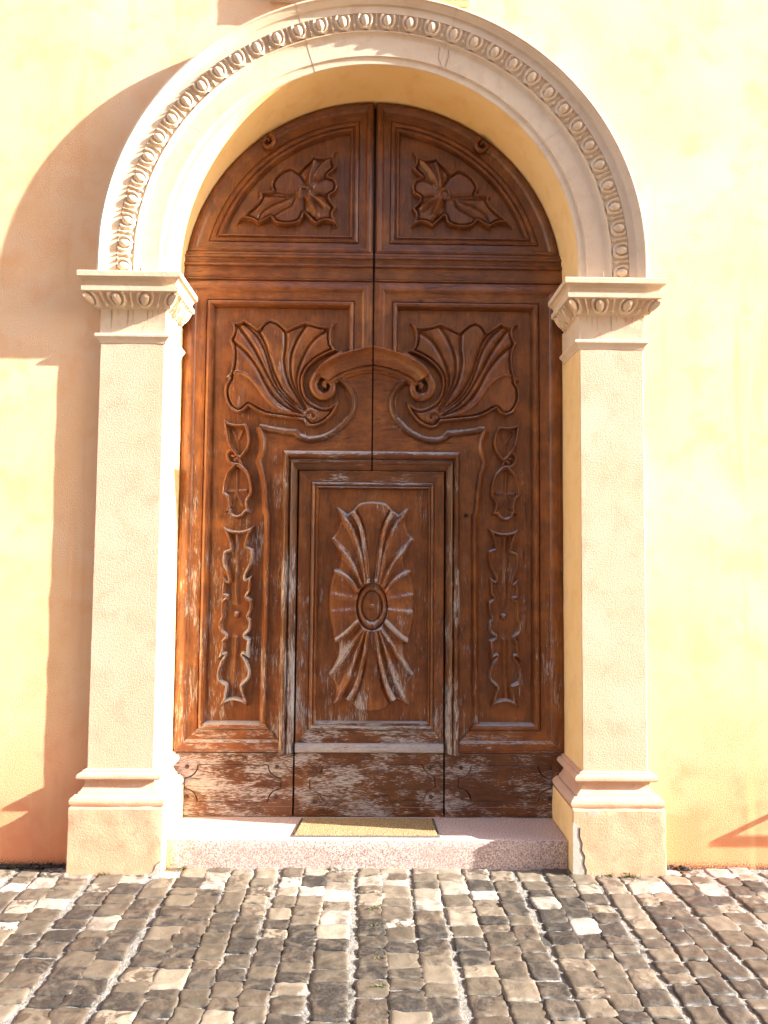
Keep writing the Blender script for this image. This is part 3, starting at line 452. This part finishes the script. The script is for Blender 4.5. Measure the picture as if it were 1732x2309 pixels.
for sg, side in ((-1, 'left'), (1, 'right')):
    # shaft, reveal side in its own yellow render
    x0, x1 = sorted((sg*A_, sg*B_))
    me = rough_box('shaft', x0, x1, 0, .46, .50, 2.99, .006, .9, 7+sg, .09)
    me.materials.append(M_SHAFT); me.materials.append(M_REV)
    for p in me.polygons:
        if p.normal.x*sg < -.8: p.material_index = 1
    pil = link('pilaster', me, None, sur, 14); pil['label'] = 'rendered pilaster on the %s of the door' % side
    # capital
    mb = MB()
    ring(mb, [(3.050, .03), (3.051, .076), (3.054, .081), (3.079, .082), (3.081, .068), (3.096, .068), (3.108, .072), (3.119, .082), (3.125, .091), (3.127, .099), (3.153, .100), (3.157, .096), (3.159, -.03)], sg, A_, B_, 1, .31)
    ring(mb, [(2.978, -.002), (2.978, .006), (2.972, .005), (2.966, .001), (2.845, .001), (2.843, .010), (2.841, .022), (2.834, .027), (2.824, .026), (2.818, .020), (2.812, .014), (2.802, .006), (2.790, .004), (2.788, -.002)], sg, A_, B_, .55, .34)
    cap = link('capital', mb.mesh('capital', weld=True), M_STONE, pil, 22)
    # egg band on the capital: outer side, front, reveal
    mb = MB(); nt2 = 22
    def pp(t): return .012+.050*t**.9
    for part_ in range(3):
        units = (.55, 3.0, 2.4)[part_]; n = int(units*40); vs = []
        for i in range(n+1):
            u = i/n
            for j in range(nt2+1):
                t = j/nt2; s_ = u*units; Lu = (.125, .14, .135)[part_]
                h = prof_h(s_, t, Lu)+pp(t) if j else -.012; z = 2.976+.075*t
                if part_ == 0: vs.append((sg*(A_+h), W0+.003-(W0+.003+h)*(1-u), z))
                elif part_ == 1: vs.append((sg*(A_+h-(A_-B_+2*h)*u), -h, z))
                else: vs.append((sg*(B_-h), -h+(.31+h)*u, z))
        k = nt2+1; mb.add(vs, [(i*k+j, i*k+j+1, (i+1)*k+j+1, (i+1)*k+j) for i in range(n) for j in range(nt2)])
    vsl = [vs[n*k+j] for j in range(k)]; mb.add(vsl+[(sg*(B_+.03), .31, 3.05), (sg*(B_+.03), .31, 2.976)], [tuple(range(k+2))])
    link('egg_moulding', mb.mesh('cap_eggs', weld=True), M_STONE, cap, 50)
    rr = random.Random(3+sg)
    for fx in (.17, .27, .42, .50, .72, .80, .88):
        mb = MB()
        x = sg*(A_-fx*(A_-B_)); ln = rr.uniform(.03, .10); wd = rr.uniform(.0012, .003)
        mb.add([(x-wd, -.0028, 2.972), (x+wd, -.0028, 2.972), (x+wd*.8, -.0028, 2.972-ln*.6), (x+wd*.2, -.0028, 2.972-ln), (x-wd*.3, -.0028, 2.972-ln), (x-wd*.7, -.0028, 2.972-ln*.5)], [(0, 5, 4, 3, 2, 1)])
        link('rust_streak', mb.mesh('rust_streak'), M_DROP, cap)
    # base mouldings
    mb = MB()
    ring(mb, [(.331, -.002), (.331, .050), (.337, .062), (.350, .070), (.365, .071), (.378, .064), (.386, .052), (.390, .050), (.391, .034), (.400, .032), (.412, .020), (.430, .008), (.450, .004), (.462, .008), (.465, .020), (.466, .032), (.472, .042), (.482, .045), (.494, .040), (.502, .028), (.503, .018), (.512, .016), (.516, .004), (.520, -.002)], sg, A_, B_, .62, .39)
    me = subdiv_mesh(mb.mesh('base', weld=True), 5, .0016, 3+sg)
    base = link('base', me, M_SHAFT, pil, 28)
    x0, x1 = sorted((sg*1.554, sg*1.062))
    me = rough_box('plinth', x0, x1, -.060, .40, -.06, .3335, .007, 1.6, 11+sg, .035)
    me.materials.append(M_PLIN); me.materials.append(M_REV)
    for p in me.polygons:
        if p.normal.x*sg < -.8: p.material_index = 1
    pn = link('plinth', me, None, pil, 20)
    mb = MB()
    if sg > 0:
        # crack with bared cement on the inner front corner
        cr = [(1.100, .245), (1.098, .20), (1.112, .165), (1.108, .13), (1.125, .10), (1.120, .06), (1.132, .03), (1.127, -.03)]
        pts = [(1.064, .27), (1.080, .262)]+cr+[(1.064, -.03)]
        plate(mb, [pts], -.01, .0022, -.060); pc = link('cement_patch', mb.mesh('cement_patch'), M_CEM, pn)
        mb = MB(); sweep2(mb, cr, [(-.003, 0), (0, .0012), (.0035, 0)], -.0630); link('crack', mb.mesh('crack'), M_CRACK, pn)
        mb = MB(); plate(mb, [[(1.135, .322), (1.15, .306), (1.175, .302), (1.20, .315), (1.212, .328), (1.17, .332)]], -.01, .0020, -.060); link('cement_patch', mb.mesh('cp2'), M_CEM, pn)
    else:
        plate(mb, [[(-1.064, .07), (-1.09, .05), (-1.10, .02), (-1.125, .0), (-1.13, -.03), (-1.064, -.03)]], -.01, .002, -.060); link('cement_patch', mb.mesh('cp3'), M_CEM, pn)

# iron pins on the capitals
o = tag(link('iron_pin', tube3([(-1.272, -.012, 3.155), (-1.272, -.013, 3.20), (-1.271, -.012, 3.203)], [.0045, .005, .003], 8).mesh('pin'), M_RUST, None, True), 'short rusty iron stub standing on the left capital', 'iron pin')
o = tag(link('iron_pin', tube3([(1.262, -.012, 3.155), (1.263, -.016, 3.19), (1.2645, -.02, 3.222)], [.0035, .003, .0012], 8).mesh('pin2'), M_PIN, None, True), 'thin white pointed pin standing on the right capital', 'iron pin')

# ------------------------------------------------------------ threshold and mat
st = rough_box('step', -1.0605, 1.0605, .022, .47, -.08, .150, .007, .8, 21, .05)
tag(link('threshold_step', st, M_GRAN, None, 35), 'low speckled pink granite step between the two plinths under the door', 'step')
dm = thing('doormat', 'golden coir doormat with dark rubber edge lying on the granite step', 'doormat', None, (0, .19, .150))
qb = [(-.413, .052), (.385, .052), (.375, .345), (-.385, .345)]
def quadbox(q, z0, z1, ins=0):
    c = [sum(p[0] for p in q)/4, sum(p[1] for p in q)/4]; o = []
    for x, y in q: o.append((x-math.copysign(ins, x-c[0]), y-math.copysign(ins, y-c[1])))
    return o
mb = MB(); o1 = qb; o2 = quadbox(qb, 0, 0, .012); n = 4
vs = [(x, y, .1505) for x, y in o1]+[(x, y, .156) for x, y in quadbox(qb, 0, 0, .003)]+[(x, y, .158) for x, y in quadbox(qb, 0, 0, .010)]+[(x, y, .152) for x, y in o2]
mb.add(vs, [(r*4+i, r*4+(i+1) % 4, (r+1)*4+(i+1) % 4, (r+1)*4+i) for r in range(3) for i in range(4)]+[(12, 13, 14, 15)])
link('rubber_border', rel(mb.mesh('rb'), (0, .19, .150)), M_RUB, dm)
from mathutils import noise as mn
mb = MB(); nx, ny = 110, 44; vs = []
for j in range(ny+1):
    for i in range(nx+1):
        u, v = i/nx, j/ny; a = [o2[0][k]+(o2[1][k]-o2[0][k])*u for k in (0, 1)]; b = [o2[3][k]+(o2[2][k]-o2[3][k])*u for k in (0, 1)]
        x, y = a[0]+(b[0]-a[0])*v, a[1]+(b[1]-a[1])*v; e = 0 if i in (0, nx) or j in (0, ny) else 1
        vs.append((x, y, .153+e*(.009+.0035*mn.noise(Vector((x*140, y*140, 0)))+.002*mn.noise(Vector((x*11, y*11, 5))))))
mb.add(vs, [(j*(nx+1)+i, j*(nx+1)+i+1, (j+1)*(nx+1)+i+1, (j+1)*(nx+1)+i) for j in range(ny) for i in range(nx)])
link('coir_pile', rel(mb.mesh('coir'), (0, .19, .150)), M_COIR, dm, True)

# ------------------------------------------------------------ the door
door = thing('arched_double_door', 'weathered brown arched double door with carved panels and a small wicket door in the middle', 'door', None, (0, .40, .15))
door.location = (0, 0, 0)
RA = 1.133
mb = MB(); plate(mb, [[(-1.2, .10), (1.2, .10), (1.2, 3.27)]+arc(1.2, 0, PI, 30)[1:]], -.06, -.035, D0)
link('back_frame', mb.mesh('back_frame'), W_DK, door)
def bez(pts, n=6): return catmull(pts, n)
SP = bez([(-.20, 2.70), (-.153, 2.664), (-.113, 2.588), (-.122, 2.489), (-.194, 2.400), (-.28, 2.348), (-.368, 2.330), (-.426, 2.346), (-.455, 2.371)], 5)
SP2 = bez([(-.455, 2.371), (-.55, 2.382), (-.667, 2.402)], 2)[1:]
SV = bez([(-.667, 2.402), (-.645, 2.33), (-.645, 2.27), (-.663, 2.198)], 4)[1:]+bez([(-.663, 2.198), (-.637, 2.11), (-.622, 1.98), (-.616, 1.907)], 4)[1:]+[(-.604, 1.888), (-.605, 1.6), (-.606, 1.3), (-.609, 1.0), (-.611, .686)]
def arcl(r, z0, z1, xin):        # quarter arc points of the lunette from the seam to the transom (left leaf)
    a0 = math.acos(-xin/r)*-1+PI if False else PI/2+math.asin(xin/r); a1 = PI-math.asin((z0-CZ)/r)
    return [(r*math.cos(a0+(a1-a0)*i/26), CZ+r*math.sin(a0+(a1-a0)*i/26)) for i in range(27)]
FP = [(0, -.02), (0, .026), (.04, .032), (.10, .034), (.13, .040), (.22, .045), (.33, .044), (.40, .036), (.42, .031), (.45, .030), (.60, .031), (.73, .028), (.745, .020), (.76, .030), (.79, .040), (.85, .044), (.91, .040), (.95, .028), (.965, .018), (1, .0005), (1, -.004)]
LP = [(0, -.02), (0, .030), (.05, .040), (.15, .046), (.24, .042), (.29, .030), (.31, .026), (.45, .024), (.58, .022), (.60, .016), (.62, .028), (.70, .034), (.77, .030), (.80, .022), (.84, .024), (.88, .036), (.94, .034), (.98, .018), (1, .0005), (1, -.004)]
def hv(mb, outer, inner, prof, D, closed):
    """loft whose level members carry level grain (material 1)"""
    n = len(outer); e = n if closed else n-1
    for i in range(e):
        a, b = outer[i], outer[(i+1) % n]; loft(mb, [a, b], [inner[i], inner[(i+1) % n]], prof, D, False, 1 if abs(a[0]-b[0]) > abs(a[1]-b[1])*1.6 else 0)
def dome(x, z, r, h, D, n=10):
    mb = MB(); vs = []; rings = 5
    for j in range(rings+1):
        a = PI/2*j/rings
        for i in range(n): vs.append((x+r*math.cos(a)*math.cos(2*PI*i/n)*1.0, D-h*math.sin(a), z+r*math.cos(a)*math.sin(2*PI*i/n)))
    return mb.add(vs, [(j*n+i, j*n+(i+1) % n, (j+1)*n+(i+1) % n, (j+1)*n+i) for j in range(rings) for i in range(n)])
for mir in (False, True):
    sd = 'right' if mir else 'left'
    def part(name, mb, mt, parent, smooth=30): return link(name, mb.mesh(name, mirror=mir), mt, parent, smooth)
    # boards behind the mouldings: lunette above the transom, tall panel below
    mb = MB(); g = .0045
    plate(mb, [[(-g, .508), (-g, .51), (-g, 3.36), (-1.131, 3.36), (-1.131, .508)][0:1]+[(-.439, .508), (-.439, 2.155), (-g, 2.155), (-g, 3.36), (-1.131, 3.36), (-1.131, .508)]] if False else [[(-.439, .508), (-.439, 2.155), (-g, 2.155), (-g, 3.36), (-1.131, 3.36), (-1.131, .508)]], -.022, 0, D0, 0)
    plate(mb, [[(-.008, 3.362), (-.008, CZ+RA-.001)]+[p for p in arcl(RA, 3.362, 0, .008)][1:]], -.022, 0, D0, 1)
    leaf = part('door_leaf', mb, [W_CARV, W_UP], door, False); leaf['label'] = '%s leaf of the double door' % sd
    mb = MB(); hv(mb, [(-.012, 2.76), (-.012, 3.290), (-1.131, 3.290), (-1.131, .512), (-.47, .512)], [(-.150, 2.80), (-.150, 3.127), (-.946, 3.127), (-.946, .686), (-.611, .686)], FP, D0, False)
    part('panel_moulding', mb, [W_V, W_H], leaf)
    mb = MB(); mb.add([], []); loft(mb, [(-g, .3), (-g, .31)], [(-.012, .3), (-.012, .31)], [(0, 0), (1, 0)], D0) if False else None
    plate(mb, [[(-g, 2.76), (-.0125, 2.76), (-.0125, 3.290), (-g, 3.290)]], -.0, .026, D0)
    part('meeting_stile', mb, W_V, leaf, False)
    # lunette moulding
    ao = arcl(RA, 3.457, 0, .011); ai0 = .955; a0 = PI/2+math.asin(.153/ai0); a1 = PI-math.asin((3.575-CZ)/ai0)
    ai = [(ai0*math.cos(a0+(a1-a0)*i/26), CZ+ai0*math.sin(a0+(a1-a0)*i/26)) for i in range(27)]
    mb = MB(); hv(mb, ao+[(-.011, 3.457)], ai+[(-.153, 3.575)], LP, D0, True)
    part('lunette_moulding', mb, [W_UP, W_UPH], leaf)
    mb = MB(); plate(mb, [[(-.008, 3.457), (-.0115, 3.457), (-.0115, CZ+RA-.002), (-.008, CZ+RA-.002)]], 0, .028, D0); part('meeting_stile', mb, W_UP, leaf, False)
    # transom mouldings
    TPf = [(3.463, -.004), (3.462, .036), (3.456, .044), (3.445, .048), (3.437, .046), (3.434, .056), (3.424, .060), (3.420, .058), (3.418, .046), (3.410, .040), (3.398, .040), (3.386, .050), (3.378, .052), (3.374, .048), (3.372, .034), (3.34, .033), (3.304, .033), (3.303, .028), (3.300, .028), (3.299, .040), (3.292, .040), (3.289, .030), (3.288, .0)]
    mb = MB(); ex = [(-1.134, 1), (-.006, 1)]; vs = [(x, D0-h, z) for z, h in TPf for x in (-1.134, -.007)]
    mb.add(vs, [(2*j, 2*j+2, 2*j+3, 2*j+1) for j in range(len(TPf)-1)]); mb.add([vs[2*j+1] for j in range(len(TPf))], [tuple(range(len(TPf)))])
    part('transom_moulding', mb, W_UPH, leaf)
    # architrave round the wicket: flat boards, S bead, heavy roll
    mb = MB(); dg = .0012
    plate(mb, [SP+SP2+[(-.667+dg, 2.402-dg*0), (-.5195+dg, 2.2575), (-g, 2.2575), (-g, 2.76), (-.10, 2.74), (-.2, 2.715)]], 0, .026, D0, 1)
    plate(mb, [[(-.667, 2.399)]+SV+[(-.516, .576), (-.516, 2.2545)]], 0, .0262, D0, 0)
    bd = part('architrave_board', mb, [wood_side, wood_top] if False else [W_V, W_H], leaf, False)
    mb = MB(); bp = [(-.028, -.002), (-.0275, .014), (-.022, .018), (-.020, .028), (-.014, .041), (-.006, .049), (.002, .050), (.010, .044), (.016, .033), (.018, .027), (.024, .026), (.026, .018)]
    sweep2(mb, SP+SP2, bp, D0, mi=1); sweep2(mb, [SP2[-1]]+SV, bp, D0, mi=0)
    part('scrolled_bead', mb, [W_V, W_FRH], bd)
    RP = [(0, .02), (0, .044), (.04, .056), (.12, .066), (.22, .071), (.34, .068), (.42, .058), (.44, .047), (.47, .045), (.52, .052), (.60, .055), (.68, .050), (.71, .040), (.74, .038), (.90, .030), (.95, .024), (1, .018), (1, -.02)]
    RP = [(t_, h_*1.28 if h_ > .03 else h_) for t_, h_ in RP]
    mb = MB(); hv(mb, [(-.519, .512), (-.519, 2.262), (-g, 2.262)], [(-.4395, .512), (-.4395, 2.153), (-g, 2.153)], RP, D0, False)
    part('wicket_architrave', mb, [W_FR, W_FRH], leaf)
    # arched hood over the wicket
    HO = bez([(-.331, 2.711), (-.296, 2.752), (-.246, 2.787), (-.19, 2.815), (-.138, 2.834), (-.07, 2.853), (-g, 2.868)], 4); HI = bez([(-.225, 2.664), (-.20, 2.680), (-.17, 2.694), (-.137, 2.706), (-.10, 2.718), (-.05, 2.729), (-g, 2.736)], 4)
    HP = [(0, .0), (0, .150), (.02, .156), (.07, .157), (.08, .143), (.10, .138), (.16, .122), (.26, .102), (.38, .086), (.52, .073), (.66, .065), (.68, .050), (.72, .058), (.80, .060), (.86, .055), (.88, .042), (.97, .040), (1, .034), (1, .0)]
    mb = MB(); loft(mb, HO, HI, HP, D0, False); nn = len(HO)
    for i in (0, nn-1): mb.add([(HO[i][0]+(HI[i][0]-HO[i][0])*t, D0-h, HO[i][1]+(HI[i][1]-HO[i][1])*t) for t, h in HP], [tuple(range(len(HP)))])
    part('hood_moulding', mb, W_H, leaf, 35)
    vp = bez(TR['volute'], 6); nv = len(vp)
    mb = tube3([(x, D0-.022-.020*i/nv, z) for i, (x, z) in enumerate(vp)], [.024*(1-i/nv)+.011 for i in range(nv)], 12, 1.2)
    mb.v += []; part('scroll_volute', mb, W_CARV, leaf, True)
    mbb = dome(vp[-1][0], vp[-1][1], .014, .05, D0); part('volute_eye', mbb, W_CARV, leaf, True)
    # carvings
    def carve(name, key, D=D0, **kw):
        me = carving(TR[key]['o'], TR[key]['r'], D, mirror=mir, **kw); return link(name, me, W_UP if key == 'flower' else W_CARV, leaf, True)
    sh = carve('carved_shell', 'shell', rim=.021, rh=.046, floor=.006, bulge=.034, flute=.032)
    carve('carved_leaf_flower', 'flower', rim=.019, rh=.044, floor=.006, bulge=.024, flute=.028)
    carve('carved_pendant', 'dropA', rim=.020, rh=.046, floor=.006, bulge=.006); carve('carved_pendant', 'dropB', rim=.020, rh=.046, floor=.006, bulge=.006)
    zc = 1.0
    carve('carved_baluster', 'long', rim=.020, rh=.048, floor=.006, bulge=.004)
    cp = bez(TR['curl'], 6); mb = tube3([(x, D0-.020, z) for x, z in cp], [.011*(1-.4*i/len(cp))+.001 for i in range(len(cp))], 10, 1.3)
    cp = bez(TR['curl2'], 5); mb2 = tube3([(x, D0-.026, z) for x, z in cp], [.008]*len(cp), 8, 1.2); mb.add(mb2.v, mb2.f)
    part('carved_curl', mb, W_CARV, leaf, True)
    mb = dome(-.7815, 1.299, .021, .036, D0, 14); part('carved_boss', mb, W_CARV, leaf, True)
    # curl on the lunette rim
    sp = [(-.650+(.040*(1-i/26)+.006)*math.cos(1.3-i*.33), 4.135+(.040*(1-i/26)+.006)*math.sin(1.3-i*.33)) for i in range(24)]
    mb = tube3([(x, D0-.045, z) for x, z in sp], [.017*(1-.6*i/24) for i in range(24)], 9, 1.6); part('rim_curl', mb, W_UP, leaf, True)
    # kick board with a cut-cornered raised plate and iron studs
    x0, x1, z0, z1 = -1.072, -.439, .156, .507
    c_ = .075; px0, px1, pz0, pz1 = -1.058, -.506, .232, .441
    if mir: px0, px1, pz0, pz1 = -1.055, -.516, .240, .442
    def cut(e):
        o = []; a, b, c, d = px0-e, px1+e, pz0-e, pz1+e
        for cx, cz, t0 in ((a, c, 0), (b, c, 1), (b, d, 2), (a, d, 3)):
            th = [(PI/2, 0), (PI, PI/2), (3*PI/2, PI), (2*PI, 3*PI/2)][t0]; r = c_-e*.4
            o += [(cx+r*math.cos(th[0]+(th[1]-th[0])*i/6), cz+r*math.sin(th[0]+(th[1]-th[0])*i/6)) for i in range(7)]
        return o
    mb = MB(); plate(mb, [[(x0-.058, z0), (x1, z0), (x1, z1), (x0-.058, z1)], cut(.0022)[::-1]], -.01, .030, D0); plate(mb, [cut(-.0018)], -.01, .031, D0)
    plate(mb, [[(x0-.06, .1545), (x1, .1545), (x1, .208), (x0-.06, .208)]], .02, .034, D0)
    kb = part('kick_board', mb, W_BOT, leaf, False)
    for bx, bz in ((-1.046, .430), (-.530, .432), (-1.044, .262), (-.535, .262)):
        part('iron_stud', dome(bx, bz, .0125, .011, D0-.030), M_IRON, kb, True)
    if mir:
        o = link('iron_knob', dome(.560, 1.892, .012, .02, D0-.026).mesh('knob'), M_IRON, leaf, True)
# wicket door
mb = MB(); plate(mb, [[(-.428, .512), (.428, .512), (.428, 2.149), (-.428, 2.149)]], -.022, 0, D0)
wk = link('wicket_door', mb.mesh('wicket'), W_V, door)
WP = [(0, -.02), (0, .020), (.02, .022), (.60, .024), (.62, .018), (.63, .026), (.66, .034), (.74, .040), (.80, .036), (.83, .028), (.86, .027), (.90, .036), (.95, .036), (.985, .016), (1, .0005), (1, -.003)]
mb = MB(); hv(mb, [(-.428, .560), (.428, .560), (.428, 2.149), (-.428, 2.149)], [(-.312, .689), (.334, .689), (.334, 2.041), (-.312, 2.041)], WP, D0, True)
link('panel_moulding', mb.mesh('wicket_moulding'), [W_V, W_FRH], wk, 30)
mb = MB(); LD = [(.566, .0), (.566, .026), (.562, .040), (.552, .046), (.532, .048), (.520, .046), (.516, .040), (.514, .0)]
vs = [(x, D0-h, z) for z, h in LD for x in (-.428, .428)]; mb.add(vs, [(2*j, 2*j+2, 2*j+3, 2*j+1) for j in range(len(LD)-1)])
for s_ in (0, 1): mb.add([vs[2*j+s_] for j in range(len(LD))], [tuple(range(len(LD)))])
link('weather_ledge', mb.mesh('ledge'), wood('bleached_ledge', 'H', .16), wk, 40)
cx_, cz_ = TR['rosette']['c']; cx_ = .008
def oval(X, Z, s, H):
    e = np.hypot((X)/.094, (Z-cz_)/.139); ri = np.clip(1-((e-.82)/.16)**2, 0, 1); H = np.where(e < 1.0, np.maximum(.020, .020+.022*np.sqrt(ri)), H)
    inn = e < .66; H = np.where(inn, .028, H); gr = np.abs(e-.62) < .035; H = np.where(gr, .018, H)
    b = np.hypot(X, Z-cz_)/.016; return np.where(b < 1, .028+.018*np.sqrt(np.clip(1-b*b, 0, 1)), H)
me = carving(TR['rosette']['o'], TR['rosette']['r'], D0, rim=0, floor=.030, bulge=.020, flute=.02, extra=oval); me.transform(Matrix.Translation((cx_, 0, 0)))
link('carved_rosette', me, wood('carved_rosette_wood', 'V', .008), wk, True)
mb = MB(); pc = TR['plateC']
def grow(p, e):
    c = (sum(x for x, z in p)/len(p), sum(z for x, z in p)/len(p)); return [(c[0]+(x-c[0])*(1+e/.28), c[1]+(z-c[1])*(1+e/.1)) for x, z in p]
plate(mb, [[(-.428, .156), (.428, .156), (.428, .512), (-.428, .512)], grow(pc, .0022)[::-1]], -.01, .030, D0); plate(mb, [grow(pc, -.0018)], -.01, .031, D0)
plate(mb, [[(-.428, .1545), (.428, .1545), (.428, .206), (-.428, .206)]], .02, .034, D0)
kb = link('kick_board', mb.mesh('kick_c'), W_BOT, wk)
for bx, bz in TR['boltsC']: link('iron_stud', dome(bx, bz, .0125, .011, D0-.030).mesh('stud'), M_IRON, kb, True)

# ------------------------------------------------------------ iron rail right of the frame (its shadow falls on the wall)
rl_ = thing('iron_rail', 'low flat iron rail on the stucco wall right of the doorway casting a bent shadow', 'rail', None, (2.9, W0, .42))
e = .11; tx, tz = 1.907+6*e, .165+2.8*e
for nm, (a, b, c, d, f_, g_) in {'bracket_arm': (tx, tx+.012, W0-e-.012, W0, tz-.013, tz+.013), 'rail_bar': (tx, tx+1.6, W0-e-.012, W0-e, tz-.013, tz+.013)}.items():
    link(nm, rel(rough_box(nm, a, b, c, d+(.001 if nm == 'rail_bar' else 0), f_-(.0015 if nm == 'rail_bar' else 0), g_, .001), (2.9, W0, .42)), M_IRON, rl_)
link('bracket_arm', rel(rough_box('ba', tx+1.588, tx+1.6, W0-e, W0, tz-.013, tz+.013, .001), (2.9, W0, .42)), M_IRON, rl_)

# ------------------------------------------------------------ growth and dirt in the corners
def tufts(name, spots, label, mt, seed, hs=(.01, .03), cat='weeds'):
    mb = MB(); r_ = random.Random(seed)
    for x, y, z, n, sp in spots:
        for i in range(n):
            a = r_.uniform(0, 2*PI); d = r_.uniform(0, sp); bx, by = x+d*math.cos(a), y+d*math.sin(a)*.5; h = r_.uniform(*hs); le = r_.uniform(-.015, .015); wd = r_.uniform(.001, .003); c, s_ = math.cos(a)*wd, math.sin(a)*wd
            mb.add([(bx-c, by-s_, z), (bx+c, by+s_, z), (bx+le+c*.6, by+le*.5+s_, z+h*.7), (bx+le*1.8, by+le, z+h)], [(0, 1, 2, 3)])
    o = link(name, mb.mesh(name), mt); tag(o, label, cat); o['kind'] = 'stuff'
tufts('weeds', [(-.97, .012, -.01, 40, .03), (-.2, .01, -.01, 20, .02), (.03, -.45, -.01, 60, .02), (.05, -.9, -.012, 60, .02), (.06, -1.1, -.012, 60, .02), (.03, -.62, -.01, 40, .02), (-1.35, -.07, -.005, 30, .03), (1.36, -.072, -.005, 60, .05), (1.25, -.07, -.005, 30, .04)],
      'tiny green weeds growing in the joints at the foot of the doorway and between cobbles', M_MOSS, 4)
def crumb(name, x0, x1, y0, y1, z, n, seed, label, mt):
    mb = MB(); r_ = random.Random(seed)
    for i in range(n):
        b = bmesh.new(); bmesh.ops.create_icosphere(b, subdivisions=1, radius=1); s_ = r_.uniform(.003, .011); p = Vector((r_.uniform(x0, x1), r_.uniform(y0, y1), z+r_.uniform(0, .012)))
        mb.add([tuple(Vector((v.co.x*s_*1.5, v.co.y*s_, v.co.z*s_*.8))*r_.uniform(.8, 1.2)+p) for v in b.verts], [tuple(v.index for v in f.verts) for f in b.faces]); b.free()
    o = link(name, mb.mesh(name), mt); tag(o, label, 'dirt'); o['kind'] = 'stuff'
crumb('soil_crumbs', -1.95, -1.57, .005, .038, .002, 150, 3, 'dark soil and moss gathered in the corner left of the left plinth', M_SOIL)
crumb('soil_crumbs', 1.57, 1.70, .015, .038, .002, 26, 5, 'few dark crumbs of soil at the wall foot right of the right plinth', M_SOIL)

# house added unseen behind the camera to block sky and bounce warm light
oh = thing('added_house', 'unseen house front added behind the viewer to block sky and bounce warm light', 'house')
mb = MB(); mb.box(-16, 16, -9.0, -8.0, 0, 9.5); link('wall', mb.mesh('opp'), M_BLOCKER, oh)
for fx in range(-10, 11, 5):
    for fz in (1.2, 4.4): link('shutter', MB().box(fx-.55, fx+.55, -8.0, -7.96, fz, fz+1.5).mesh('shut'), M_IRON, oh)
link('roof', MB().box(-16.3, 16.3, -9.2, -7.5, 9.5, 9.7).mesh('r'), M_LEAD, oh)

for o in (bw, sur, door): o['kind'] = 'thing'
